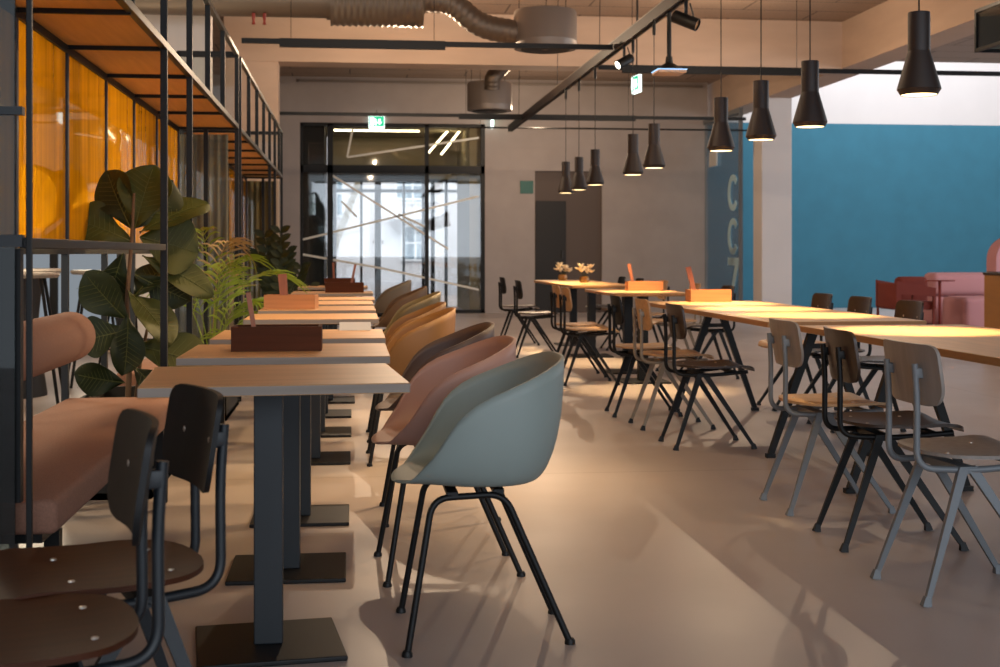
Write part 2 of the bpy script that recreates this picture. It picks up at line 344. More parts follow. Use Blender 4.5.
# vestibule
VY = 26.2
struct(MB().box(WX0 - 0.15, WX0 + 0.42, BK + 0.25, VY, 0, 3.5).build('wall_vestibule_left', M['dkgreen'], smooth=0))
struct(MB().box(2.15, 2.5, BK + 0.25, VY, 0, 3.5).build('wall_vestibule_right', M['beige_wall'], smooth=0))
struct(MB().box(WX0 - 0.15, 2.5, BK + 0.22, VY, 3.4, 3.5).build('ceiling_vestibule', M['beige_wall'], smooth=0))
w2 = struct(MB().box(-0.42, 2.15, VY, VY + 0.08, 2.55, 3.4).build('wall_vestibule_front', M['beige_wall'], smooth=0))
w2 = struct(MB().box(-0.45, -0.37, VY, VY + 0.1, 0, 2.55).box(0.20, 0.25, VY, VY + 0.1, 0, 2.55).box(1.05, 1.10, VY, VY + 0.1, 0, 2.55).box(1.62, 1.70, VY, VY + 0.1, 0, 2.55).box(1.9, 1.96, VY, VY + 0.1, 0, 2.55).box(-0.45, 2.15, VY, VY + 0.1, 2.30, 2.36).box(-0.45, 2.15, VY, VY + 0.1, 2.5, 2.57)
    .build('window_2', M['black'], smooth=0))
MB().box(-0.4, 2.15, VY + 0.03, VY + 0.04, 0, 2.5).build('pane', M['clear'], w2, 0)
for i, (a, b) in enumerate((((1.45, 24.6, 2.95), (1.85, 24.75, 3.405)), ((1.72, 24.6, 2.95), (2.08, 24.75, 3.41)), ((-0.3, 24.6, 3.385), (1.3, 24.6, 3.385)))):
    f = MB().bar(a, b, 0.03, 0.03).build('strip_light', M['led'], smooth=0)
    tag(f, ['slanted warm strip light at the left of the vestibule ceiling pair', 'slanted warm strip light by the right vestibule wall', 'short crosswise strip light above the entrance doors'][i], 'light', 'strip lights in the entrance vestibule')
# building across the street
bd = thing('building', 'pale rendered building across the street seen through the entrance glass', 'building', (0, 33.5, 0))
MB().box(-4, 9, 0, 0.6, 0, 9).build('wall', M['facade'], bd, 0)
MB().box(-4, 9, -0.25, 0.0, 0.0, 0.35).build('plinth', M['street'], bd, 0)
for (x0, x1, z0, z1) in ((1.30, 2.05, 0.88, 1.80), (1.15, 2.05, 2.35, 3.3), (-0.55, -0.15, 2.0, 3.2)):
    f = MB().box(x0, x1, -0.06, 0.02, z0, z1).build('window', M['wframe'], bd, 0)
    m = MB(); n = 2
    for i in range(n):
        for j in range(2):
            a = x0 + 0.05 + i * (x1 - x0 - 0.05) / n; b = a + (x1 - x0 - 0.05) / n - 0.05
            p = z0 + 0.05 + j * (z1 - z0 - 0.05) / 2; q = p + (z1 - z0 - 0.05) / 2 - 0.05
            m.box(a, b, -0.075, -0.05, p, q)
    m.build('window_pane', M['wpane'], f, 0)
m = MB().box(1.0, 2.15, -0.5, 0, 1.95, 2.02).box(1.0, 2.15, -0.5, -0.46, 2.42, 2.47)
for i in range(8): m.box(1.02 + i * 0.155, 1.05 + i * 0.155, -0.49, -0.46, 2.02, 2.45)
m.build('balcony', M['wframe'], bd, 0)
tag(MB().bar((-0.80, 28.5, -0.02), (0.52, 28.5, 3.5), 0.19, 0.15).build('timber_brace', M['bar'], smooth=0), 'tan slanting brace outside behind the left entrance door', 'brace')

# recess with dark door
d2 = struct(MB().box(3.31, 4.54, BK + 0.06, BK + 0.14, 0, 2.56).build('door_2', M['doorgray'], smooth=0))
MB().box(3.33, 3.88, BK + 0.02, BK + 0.07, 0, 2.02, bev=0.004).build('door_leaf', M['doordark'], d2, 0)
MB().box(3.8, 3.83, BK - 0.03, BK + 0.03, 0.98, 1.12).build('handle', M['chrome'], d2, 0)
tag(MB().box(3.04, 3.28, BK - 0.015, BK - 0.001, 2.15, 2.38, bev=0.003).build('wall_sign', M['signoff'], smooth=0), 'small dark green square sign on the wall beside the dark door', 'sign')

# glass wall with lettering
gw = struct(MB().box(6.42, 6.48, 20.98, 23.2, 3.42, 3.5).box(6.42, 6.48, 20.98, 21.02, 0, 3.42).build('window_3', M['steel_gray'], smooth=0))
MB().box(6.445, 6.455, 21.02, 23.2, 0, 3.42).build('pane', M['frost'], gw, 0)
def ring2(cy, cz, ry, rz, a0, a1, w, n=18):
    out = []
    for k in range(n + 1):
        a = math.radians(a0 + (a1 - a0) * k / n); out.append((cy + ry * math.cos(a), cz + rz * math.sin(a)))
    for k in range(n, -1, -1):
        a = math.radians(a0 + (a1 - a0) * k / n); out.append((cy + (ry - w) * math.cos(a), cz + (rz - w * 0.8) * math.sin(a)))
    return out
lt = MB()
for cz in (2.10, 1.36):
    lt.prism(ring2(21.38, cz, 0.30, 0.31, -140, 140, 0.13), 6.428, 6.44, 'x')
lt.prism([(21.68, 1.0), (21.08, 1.0), (21.08, 0.88), (21.38, 0.38), (21.54, 0.38), (21.26, 0.87), (21.68, 0.87)], 6.428, 6.44, 'x')
lt.build('lettering', M['letter'], gw, 0)
tag(MB().box(6.40, 6.43, 22.3, 22.75, 2.62, 2.88).build('paper_notice', M['paper'], smooth=0), 'small paper notice taped high on the glass wall', 'notice')

# ------------------------------------------------------------------ bench alcoves of black steel and amber panes
FX, BX, RZ, TZ = -0.80, -1.215, 1.98, 2.50      # front plane, back plane, canopy height, top rail height
def alcove(name, label, y0, y1, bays, low, nearscreen, endmat):
    t = thing(name, label, 'alcove', ((FX + BX) / 2, (y0 + y1) / 2, 0), 0, 'black framed bench alcoves along the left')
    ox, oy = (FX + BX) / 2, (y0 + y1) / 2
    def P(m): m.v = [(x - ox, y - oy, z) for x, y, z in m.v]; return m
    for y in bays:
        top = TZ; z0 = 0 if y in low else RZ
        pw = 0.007 if y < 3.5 else 0.0145; px = FX + (0.014 if y < 3.5 else 0)
        P(MB().box(px - pw, px + pw, y - min(pw, .0145) * 1.0, y + min(pw, .0145), z0, top, bev=0.002)).build('post', M['black'], t, 0)
        P(MB().box(BX - 0.0145, BX + 0.0145, y - 0.0145, y + 0.0145, 0, RZ, bev=0.002)).build('post', M['bluish'], t, 0)
        P(MB().box(BX, FX, y - 0.010, y + 0.010, RZ - 0.026, RZ - 0.008)).build('crossbar', M['black'], t, 0)
    P(MB().box(FX - 0.015, FX + 0.015, y0, y1, RZ - 0.018, RZ + 0.014, bev=0.002)).build('canopy_rail', M['chrome'], t, 0)
    P(MB().box(BX - 0.015, BX + 0.015, y0, y1, RZ - 0.042, RZ - 0.01)).build('canopy_rail', M['black'], t, 0)
    P(MB().box(FX - 0.015, FX + 0.015, y0, y1, TZ - 0.018, TZ + 0.012, bev=0.002)).build('top_rail', M['chrome'], t, 0)
    P(MB().box(BX - 0.014, BX + 0.014, y0, y1, 1.075, 1.10)).build('middle_rail', M['black'], t, 0)
    P(MB().box(BX, FX, y0, y1, RZ - 0.008, RZ + 0.004)).build('canopy_panel', M['ply'], t, 0)
    for a, b in zip(bays[:-1], bays[1:]):
        P(MB().box(BX - 0.004, BX + 0.004, a + 0.015, b - 0.015, 1.10, RZ - 0.042)).build('amber_pane', M['amber'], t, 0)
    # end frame with glass
    e = P(MB().box(BX, FX, y1 - 0.02, y1 + 0.02, TZ - 0.03, TZ + 0.01).box(BX - 0.02, BX + 0.02, y1 - 0.02, y1 + 0.02, RZ, TZ).box(-1.03, -1.0, y1 - 0.015, y1 + 0.015, 0.04, RZ).box(BX, FX, y1 - 0.015, y1 + 0.015, 0.02, 0.06)).build('end_frame', M['black'], t, 0)
    P(MB().box(BX + 0.02, FX - 0.02, y1 - 0.005, y1 + 0.003, 0.05, RZ - 0.05).box(BX + 0.02, FX - 0.02, y1 - 0.005, y1 + 0.003, RZ + 0.02, TZ - 0.03)).build('end_pane', endmat, t, 0)
    return t, P
Y1 = 3.32
t1, P1 = alcove('bench_alcove', 'nearest black steel bench alcove with amber back panes and orange canopy', Y1, 9.4, [Y1, 4.05, 4.9, 5.76, 6.66, 7.5, 8.37, 9.4], (Y1, 5.76, 6.66, 9.4), True, M['thin'])
# the front breast rail of the first alcove and the glass at its near end
P1(MB().box(FX - 0.010, FX + 0.010, Y1, 5.76, 1.092, 1.118, bev=0.002)).build('breast_rail', M['black'], t1, 0)
P1(MB().box(BX, FX, Y1 - 0.015, Y1 + 0.015, 1.095, 1.125)).build('near_end_rail', M['bluish'], t1, 0)
P1(MB().box(BX, FX, Y1 - 0.015, Y1 + 0.015, 1.42, 1.44)).build('near_end_rail', M['bluish'], t1, 0)
P1(MB().box(BX + 0.02, FX - 0.02, Y1 - 0.004, Y1 + 0.004, 0.06, RZ - 0.04)).build('near_end_pane', M['smoke'], t1, 0)
P1(MB().box(-0.875, -0.812, Y1 + 0.02, Y1 + 0.05, 0.46, 1.09)).build('kick_panel', M['black'], t1, 0)
t2, P2 = alcove('bench_alcove', 'farther black steel bench alcove with brown curtain at its end', 9.62, 15.5, [9.62, 10.5, 11.4, 12.3, 13.2, 14.1, 14.9, 15.5], (9.62, 13.2, 14.1, 15.5), False, M['thin'])
def curtain(x0, x1, y, z0, z1, n, amp):
    rows = []
    for z in (z0, z1):
        rows.append([(x0 + (x1 - x0) * i / (n * 8), y + amp * math.sin(2 * PI * i / 8), z) for i in range(n * 8 + 1)])
    return MB().sheet(rows, (0, 0.006, 0))
tag(curtain(-1.22, -0.87, 9.50, 0.03, 1.93, 6, 0.009).build('curtain', M['curtain_g'], smooth=60), 'grey pleated curtain hanging at the end of the nearest alcove', 'curtain')
tag(curtain(-1.22, -0.87, 15.60, 0.03, 1.93, 5, 0.012).build('curtain', M['curtain_b'], smooth=60), 'brown pleated curtain hanging at the end of the farther alcove', 'curtain')

def bench(label, y0, y1):
    t = thing('bench', label, 'bench', (-0.985, (y0 + y1) / 2, 0), 0, 'pink upholstered benches')
    L = (y1 - y0) / 2
    MB().box(-0.235, 0.248, -L, L, 0.365, 0.455, bev=0.02, seg=4).build('seat_cushion', M['bench'], t)
    MB().box(-0.2, 0.2, -L + 0.05, L - 0.05, 0.335, 0.365).build('seat_board', M['black'], t, 0)
    for sx in (-1, 1):
        for yy in (-L + 0.22, L - 0.22):
            MB().box(sx * 0.19 - 0.02, sx * 0.19 + 0.02, yy - 0.02, yy + 0.02, 0, 0.335).build('leg', M['black'], t, 0)
    MB().box(-0.19, 0.19, -L + 0.205, -L + 0.235, 0.16, 0.19).build('stretcher', M['black'], t, 0)
    MB().box(-0.19, 0.19, L - 0.235, L - 0.205, 0.16, 0.19).build('stretcher', M['black'], t, 0)
    return t
bench('pink upholstered bench nearest the camera behind two dark chairs', 3.40, 5.80)
bench('pink upholstered bench beyond the fig planter, mostly hidden by tables', 7.0, 8.45)
def bolster(label, y0, y1, z=0.735, r=0.102):
    prof = [(0.0, 0), (r * 0.6, 0.005), (r * 0.9, 0.03), (r, 0.07), (r, y1 - y0 - 0.07), (r * 0.9, y1 - y0 - 0.03), (r * 0.6, y1 - y0 - 0.005), (0.0, y1 - y0)]
    m = MB().lathe(prof, n=28); m.v = [(x - 1.15, y0 + zz, z + y) for x, y, zz in m.v]
    o = m.build('bolster_cushion', M['bench']); tag(o, label, 'cushion'); return o
bolster('round pink bolster cushion mounted above the nearest bench', 3.5, 5.62)

def planter(label, y0, y1, x0=-1.225, x1=-0.79, h=0.42):
    t = thing('planter', label, 'planter', ((x0 + x1) / 2, (y0 + y1) / 2, 0), 0, 'dark planters between the benches')
    a, b = (x1 - x0) / 2, (y1 - y0) / 2
    MB().box(-a, a, -b, -b + 0.02, 0, h).box(-a, a, b - 0.02, b, 0, h).box(-a, -a + 0.02, -b, b, 0, h).box(a - 0.02, a, -b, b, 0, h).box(-a, a, -b, b, 0, 0.03).build('box', M['planter'], t, 0)
    MB().box(-a + 0.02, a - 0.02, -b + 0.02, b - 0.02, h - 0.1, h - 0.05).build('soil', M['soil'], t, 0)
planter('dark planter holding the fiddle leaf fig beside the nearest bench', 5.84, 6.62, x1=-0.865)
planter('dark planter holding the palm at the end of the second bench', 8.5, 9.36)
planter('dark planter holding the small dark plant far along the left', 12.6, 13.4, -0.79, -0.58)

def leaf_mesh(L, Wd, droop, fold=0.25, n=12, wave=0.02, fiddle=True):
    """leaf along +Y from its stalk, bending down by droop, as a closed thin panel"""
    rows = []
    for i in range(n + 1):
        t = i / n
        if fiddle: wv = math.sin(PI * min(1, t ** 1.15)) ** 0.62 * (0.60 + 0.42 * t) * (1 - 0.14 * math.sin(2.2 * PI * t)) if 0 < t < 1 else 0.03
        else: wv = math.sin(PI * t) ** 0.8 if 0 < t < 1 else 0.03
        wv = max(wv, 0.04); y = L * t * (1 - 0.25 * abs(droop) * t); z = -droop * L * t * t * 0.7
        row = []
        for k in range(-3, 4):
            u = k / 3; row.append((u * wv * Wd / 2, y, z + abs(u) * fold * wv * Wd / 2 + wave * math.sin(9 * t + 2 * u) * abs(u)))
        rows.append(row)
    return MB().sheet(rows, (0, 0, -0.0025))
def place_leaf(m, name, mt, parent, base, tip, roll=0.0, facing=(0.15, -1, 0.35)):
    base, tip = Vector(base), Vector(tip); d = (tip - base).normalized(); f = Vector(facing)
    z = (f - d * f.dot(d)).normalized(); x = d.cross(z)
    mt4 = Matrix((( x.x, d.x, z.x, base.x), (x.y, d.y, z.y, base.y), (x.z, d.z, z.z, base.z), (0, 0, 0, 1))) @ Matrix.Rotation(roll, 4, 'Y')
    m.v = [tuple(mt4 @ Vector(p)) for p in m.v]
    return m.build(name, mt, parent, 50)
FY = 6.22
fig = thing('fiddle_leaf_fig', 'tall fiddle leaf fig with broad leaves in front of the amber panes', 'plant', (-1.03, FY, 0.36))
MB().tube([(0, 0, 0), (0.01, 0, 0.25), (-0.005, 0.01, 0.5), (0.02, 0, 0.8), (0.03, 0.0, 1.0)], [0.014, 0.012, 0.010, 0.009, 0.006], 8).build('stem', M['stem'], fig)
MB().tube([(0.03, 0.03, 0), (0.05, 0.04, 0.2), (0.10, 0.05, 0.45)], [0.010, 0.009, 0.006], 8).build('stem', M['stem'], fig)
# (stalk x, z, tip x, z, width, depth shift) relative to the stem foot
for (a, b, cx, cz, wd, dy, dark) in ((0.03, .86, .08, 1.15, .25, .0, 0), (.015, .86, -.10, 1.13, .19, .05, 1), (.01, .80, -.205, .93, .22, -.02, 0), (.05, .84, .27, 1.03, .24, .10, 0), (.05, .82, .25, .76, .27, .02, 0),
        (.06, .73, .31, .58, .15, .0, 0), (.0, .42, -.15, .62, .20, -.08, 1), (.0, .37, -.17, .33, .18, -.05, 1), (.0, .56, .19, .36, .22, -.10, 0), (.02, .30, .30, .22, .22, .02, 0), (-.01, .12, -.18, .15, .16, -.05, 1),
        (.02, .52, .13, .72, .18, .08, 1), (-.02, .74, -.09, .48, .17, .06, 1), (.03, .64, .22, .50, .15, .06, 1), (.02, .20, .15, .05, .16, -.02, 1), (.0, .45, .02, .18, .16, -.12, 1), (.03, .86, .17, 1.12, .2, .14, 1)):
    a, cx, cz, b, wd = a * 1.1, cx * 1.22, cz * 0.97, b * 0.97, wd * 1.15
    L = math.hypot(cx - a, cz - b) * 1.15
    lm_ = leaf_mesh(L, wd, 0.25, 0.18, n=18, wave=0.014)
    for k_ in range(12):
        t0, t1 = k_ / 13, (k_ + 1) / 13
        P_ = lambda t, u=0: Vector((u, L * t * (1 - 0.0625 * t), -0.175 * L * t * t + 0.002 + abs(u) * 0.18))
        w_ = 0.004 * (1 - t0) + 0.001
        lm_.bar(P_(t0), P_(t1), w_, 0.003, mi=1)
        if 2 < k_ < 11:
            for sg_ in (-1, 1): lm_.bar(P_(t0), P_(min(1, t0 + 0.13), sg_ * wd * 0.33), 0.002, 0.002, 0.001, 0.001, mi=1)
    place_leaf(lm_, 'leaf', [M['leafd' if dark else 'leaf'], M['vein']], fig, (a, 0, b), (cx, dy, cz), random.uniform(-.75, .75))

palm = thing('areca_palm', 'feathery areca palm with yellow-green fronds beside the grey curtain', 'plant', (-0.93, 8.95, 0.36))
def frond(az, el, L, mt, lean=0.9):
    d = Vector((math.cos(az), math.sin(az), 0)); N = 17; p = Vector((d.x * 0.03, d.y * 0.03, 0)); path = [p.copy()]
    for i in range(N):
        t = i / (N - 1); a = el - lean * t * t * 1.9
        p = p + d * math.cos(a) * L / N + Vector((0, 0, math.sin(a))) * L / N; path.append(p.copy())
    o = MB().tube(path, [0.005 - 0.0035 * i / N for i in range(N + 1)], 5); side = d.cross(Vector((0, 0, 1)))
    for i in range(6, N + 1):
        for sgn in (-1, 1):
            tng = (path[i] - path[i - 1]).normalized(); q = (i - 6) / (N - 6)
            ll = (0.34 - 0.12 * q) * (0.6 + 0.4 * L) * random.uniform(.85, 1.1)
            dirv = (side * sgn * (0.75 - 0.35 * q) + tng * (0.7 + 0.5 * q) + Vector((0, 0, random.uniform(0, .25)))).normalized()
            pts = [path[i] + dirv * ll * u + Vector((0, 0, -0.42 * ll * u * u)) for u in (0, .35, .7, 1)]
            wv = tng.cross(Vector((0, 0, 1))).cross(dirv); wv = (tng * 0.7 + Vector((0, 0, .5))).normalized()
            o.sheet([[q_ - wv * w_, q_ + wv * w_] for q_, w_ in zip(pts, (.003, .0075, .006, .0008))], (0, 0, -0.0015))
    return o.build('frond', mt, palm, 40)
for k, (az, el, L, dry) in enumerate(((-0.35, 1.30, .66, 0), (-0.8, 1.2, .72, 0), (-1.3, 1.3, 1.05, 0), (-0.2, 1.1, .62, 0), (-1.9, 1.25, .95, 0), (-2.5, 1.3, .95, 0), (-1.25, 1.47, 1.15, 1), (-1.6, 1.48, 1.25, 0), (-1.2, .8, .6, 0), (-1.0, 1.48, 1.0, 0), (-0.6, .75, .42, 1), (-0.2, 1.45, .85, 0))):
    frond(az, el, L, M['palmdry' if dry else 'palm'])
zz = thing('zamioculcas', 'small dark plant with upright leafy stems far along the left alcove', 'plant', (-0.68, 13.0, 0.36))
for k, (dx, dy, h) in enumerate(((-.16, 0, .88), (-.05, .05, .8), (.06, -.03, .72), (.20, 0, .56), (.28, .05, .36), (-.22, .05, .7), (.0, -.05, .92))):
    pts = [(0, 0, 0), (dx * .4, dy, h * .5), (dx, dy, h)]; m = MB().tube(pts, [0.012, 0.01, 0.005], 6)
    for i in range(9):
        t = 0.3 + 0.7 * i / 8; b = Vector((dx * t, dy, h * t))
        for s in (-1, 1):
            lm = leaf_mesh(0.13, 0.07, 0.2, n=5, fiddle=False, wave=0)
            dv = Vector((s * 0.8, random.uniform(-.6, .2), 0.6)).normalized(); f = Vector((0, -1, 0.4)); z = (f - dv * f.dot(dv)).normalized(); x = dv.cross(z)
            mt4 = Matrix(((x.x, dv.x, z.x, b.x), (x.y, dv.y, z.y, b.y), (x.z, dv.z, z.z, b.z), (0, 0, 0, 1)))
            m.add([tuple(mt4 @ Vector(p)) for p in lm.v], lm.f)
    m.build('leafy_stem', M['leafd'], zz, 50)

# ------------------------------------------------------------------ left row of square pedestal tables
def table_proto(label, loc, rz):
    t = thing('pedestal_table', label, 'table', loc, rz, 'square oak tables of the left row')
    edged(MB().box(-0.336, 0.336, -0.30, 0.30, 0.724, 0.75, mi=0, bev=0.002, seg=1).build('tabletop', [M['oak_t']], t, 0), M['edge'])
    MB().box(-0.039, 0.039, -0.039, 0.039, 0.014, 0.725, bev=0.003).build('column', M['bluish'], t, 0)
    MB().box(-0.195, 0.195, -0.19, 0.19, 0.0, 0.014, bev=0.004).build('base_plate', M['black'], t, 0)
    MB().box(-0.2, 0.2, -0.2, 0.2, 0.715, 0.725).build('mounting_plate', M['black'], t, 0)
    return t
TB = [(-0.205, 3.585, 0.075), (-0.208, 4.48, 0.0), (-0.198, 5.37, 0.0), (-0.192, 6.86, 0.0), (-0.187, 7.86, 0.0), (-0.185, 8.75, 0.0), (-0.16, 9.57, 0.0), (-0.145, 11.07, 0.0), (-0.165, 12.98, 0.0)]
TL = ['square oak pedestal table nearest the camera, slightly turned, beside the grey-blue chair', 'square oak table carrying the darkest wooden box, second from the camera',
      'square oak table with a white card on it, behind the dark box', 'square oak table between the white card and the orange wooden box', 'square oak table carrying the sunlit orange box with a flat board',
      'square oak table just behind the one with the orange box', 'square oak table in front of the one carrying a dark red box', 'square oak table carrying the dark red box before the entrance', 'farthest square oak table of the left row, by the entrance']
tp = None
for (x, y, r), l in zip(TB, TL):
    if tp is None: tp = table_proto(l, (x, y, 0), r)
    else: dup(tp, l, (x, y, 0), r)
for ch in tp.children:
    if ch.name.startswith(('column', 'base_plate')): ch.location = (-0.014, 0.045, 0); ch.rotation_euler.z = 0.05 if ch.name.startswith('base') else -0.05

# ------------------------------------------------------------------ tub shell chairs
def shell_mesh():
    NT, NR = 64, 22; RX = [-.23, -.22, -.08, .025, .085, .115, .155, .215, .27]; RZs = [.79, .79, .732, .690, .645, .602, .535, .460, .428]
    m = MB(); vs = [(0.02, 0, 0.438)]; fs = []
    for i in range(1, NR + 1):
        for k in range(NT):
            a = 2 * PI * k / NT; ca, sa = math.cos(a), math.sin(a); e = 2.5
            rx = 0.225 * math.copysign(abs(ca) ** (2 / e), ca); ry = 0.285 * math.copysign(abs(sa) ** (2 / e), sa)
            if rx > 0: ry *= 1 - 0.16 * (rx / 0.225) ** 2
            rx = rx * 1.13 if rx > 0 else rx
            rim = lerp(RX, RZs, rx)
            if i <= 8: q = i / 8 * 0.66; z = 0.438 + 0.006 * (i / 8) ** 2
            else:
                t = (i - 8) / (NR - 8); q = 0.66 + 0.34 * (1 - (1 - t) ** 2.1); z = 0.444 + (rim - 0.444) * t ** 1.55
            sx = 1.0 if rx < 0 else 1.0
            vs.append((rx * q * sx + 0.02 * (1 - q), ry * q, z))
    for k in range(NT): fs.append((0, 1 + k, 1 + (k + 1) % NT))
    for i in range(NR - 1):
        for k in range(NT): fs.append((1 + i * NT + k, 1 + (i + 1) * NT + k, 1 + (i + 1) * NT + (k + 1) % NT, 1 + i * NT + (k + 1) % NT))
    return m.add(vs, fs)
def shell_chair(label, loc, rz, key):
    t = thing('tub_chair', label, 'chair', loc, rz, 'tub shell chairs along the left tables')
    s = shell_mesh().build('shell', SHELLM[key], t, 70)
    md = s.modifiers.new('thickness', 'SOLIDIFY'); md.thickness = 0.009; md.offset = -1
    for sg in (-1, 1):
        pts = fillet([(.225, sg * .215, .006), (.155, sg * .165, .412), (-.045, sg * .138, .416), (-.225, sg * .152, .006)], 0.05, 8)
        f = MB().tube(pts, 0.0095, 10).build('leg_frame', M['black'], t, 60)
        for (x, y) in ((.226, .2155), (-.226, .152)):
            MB().lathe([(0.0, 0), (.015, 0), (.015, .008), (.011, .016), (0.0, .017)], (x, sg * y, 0), 12).build('glide', M['black'], f)
    MB().bar((.10, -.165, .421), (.10, .165, .421), .03, .012).bar((-.03, -.14, .422), (-.03, .14, .422), .03, .012).build('bracket', M['black'], t, 0)
    return t
CH = [('grayblue', .378, 3.70, PI - .0, 'grey-blue tub chair nearest the camera at the first left table'), ('pink', .335, 4.45, PI + .05, 'dusty pink tub chair behind the grey-blue one'),
      ('mauve', .365, 5.36, PI, 'dark mauve-brown tub chair behind the pink one'), ('tan2', .325, 6.83, PI, 'tan tub chair behind the dark mauve-brown one'), ('tan', .335, 7.66, PI, 'ochre tub chair behind the tan one, front of the close-set pair'),
      ('olive', .45, 9.75, PI, 'olive tub chair in the middle of the far left chairs'), ('brown', .44, 11.28, PI, 'brown tub chair second from the entrance end'), ('taupe', .43, 14.0, PI, 'taupe tub chair farthest along the left row by the entrance')]
for key, x, y, r, l in CH:
    shell_chair(l, (x, y, 0), r, key)

# ------------------------------------------------------------------ plywood chairs on steel frames
def ply_chair(label, loc, rz, frame, seat, back, group):
    t = thing('plywood_chair', label, 'chair', loc, rz, group)
    rows = []; N = 30
    for i in range(N + 1):
        q = i / N; q = q * q * (3 - 2 * q) * 0.5 + q * 0.5; x = -0.188 + 0.425 * q; hw = 0.2
        if q < 0.42: hw = max(0.035, 0.2 * (1 - ((0.42 - q) / 0.42) ** 2.8) ** (1 / 2.4))
        if q > 0.86: hw = 0.2 - 0.07 * ((q - 0.86) / 0.14) ** 2.6
        z = lerp([-.215, -.12, 0, .10, .15, .19, .215, .235], [.464, .452, .448, .452, .455, .452, .443, .432], x)
        rows.append([(x, hw * (k / 8), z + 0.010 * (hw * k / 8 / 0.2) ** 2) for k in range(-8, 9)])
    s = MB().sheet(rows, (0, 0, -0.011)).build('seat', seat, t, 45)
    for (x, y) in ((-.11, .10), (-.11, -.10), (.08, .10), (.08, -.10)):
        MB().lathe([(0, 0.004), (.006, .003), (.007, 0)], (x, y, .4535), 8).build('screw', M['screw'], s)
    rows = []
    for i in range(23):
        q = i / 22; q = q * q * (3 - 2 * q) * 0.5 + q * 0.5; z = 0.603 + 0.194 * q; hw = 0.18
        if q < 0.45: hw = 0.110 + 0.070 * (1 - ((0.45 - q) / 0.45) ** 2.6) ** (1 / 2.2)
        if q > 0.78: hw = 0.142 + 0.038 * max(0, 1 - ((q - 0.78) / 0.22) ** 2.6) ** (1 / 2.2)
        row = []
        for k in range(-9, 10):
            y = hw * k / 9; row.append((-0.190 - 0.030 * q + 0.034 * (y / 0.2) ** 2, y, z))
        rows.append(row)
    b = MB().sheet(rows, (0.011, 0, 0)).build('backrest', back, t, 45)
    for y in (-.095, .095):
        MB().lathe([(0, 0.003), (.006, .002), (.007, 0)], (0, 0, 0), 8).build('screw', M['screw'], b)
        sc = b.children[-1]; sc.data.transform(Matrix.Translation((-0.188, y, .705)) @ Matrix.Rotation(PI / 2, 4, 'Y'))
    for sg in (-1, 1):
        y = sg * .095
        pts = fillet([(.19, sg * .15, .425), (-.02, sg * .135, .405), (-.212, y, .408), (-.210, y, .62), (-.218, y, .735)], 0.06, 8)
        fr = MB().tube(pts, 0.0105, 10).box(-.222, -.190, y - .010, y + .010, .69, .722, bev=.003).build('back_frame', frame, t, 60)
        yt, yf = sg * .128, sg * .172
        for (xt, xf) in ((-.075, -.215), (-.045, .215)):
            lg = MB().bar((xt, yt, .41), (xf, yf, .02), .030, .018, .017, .014, up=(0, 1, 0)).build('leg', frame, t, 0)
            MB().bar((xf - (xt - xf) * 0.0, yf, .03), (xf + (0.006 if xf > 0 else -.006), yf, 0.0), .018, .016, .030, .024, up=(0, 1, 0)).build('foot_cap', M['black'] if frame is not M['steel_gray'] else M['steel_gray'], lg, 0)
    MB().bar((-.06, -.135, .405), (-.06, .135, .405), .05, .022).bar((.12, -.148, .42), (.12, .148, .42), .03, .014).build('crossbar', frame, t, 0)
    return t
GL, GR, GN = 'plywood chairs left of the long tables', 'plywood chairs right of the long tables', 'dark chairs at the near end of the bench'
K, G, Bg = M['black'], M['steel_gray'], M['steel_beige']
ply_chair('grey-framed plywood chair nearest the camera on the right, seat cut by the frame', (1.96, 3.98, 0), 0.05, G, M['oak_gray'], M['oak_gray'], GL)
ply_chair('black-framed smoked plywood chair between the two grey-framed chairs at right', (2.005, 4.68, 0), -0.07, K, M['smoked'], M['smoked'], GL)
ply_chair('grey-framed oak chair beside the corner of the nearest long table', (2.015, 5.345, 0), 0.0, G, M['oak'], M['oak_gray'], GL)
ply_chair('black-framed smoked chair standing alone in the aisle before the trestle table', (1.99, 7.12, 0), 0.0, K, M['smoked'], M['smoked'], GL)
ply_chair('beige-framed light oak chair just behind the black chair in the aisle', (1.99, 7.93, 0), 0.0, Bg, M['oak'], M['oak'], GL)
ply_chair('black-framed chair with dark back and light seat beyond the beige one', (1.955, 8.56, 0), -0.05, K, M['oak'], M['darkwood'], GL)  # lamplight on the seat is put into its paler wood
ply_chair('black-framed oak chair at the middle table, front one of the lamplit pair', (1.955, 10.60, 0), 0.0, K, M['oak'], M['oak'], GL)
ply_chair('black-framed oak chair at the middle table, rear one of the lamplit pair', (1.985, 11.28, 0), 0.0, K, M['oak'], M['oak'], GL)
ply_chair('all-black plywood chair at the flower table, nearer of the two facing it', (1.93, 13.45, 0), 0.0, K, M['smoked'], M['darkwood'], GL)
ply_chair('all-black plywood chair at the flower table, farther of the two facing it', (1.97, 15.2, 0), 0.0, K, M['smoked'], M['darkwood'], GL)
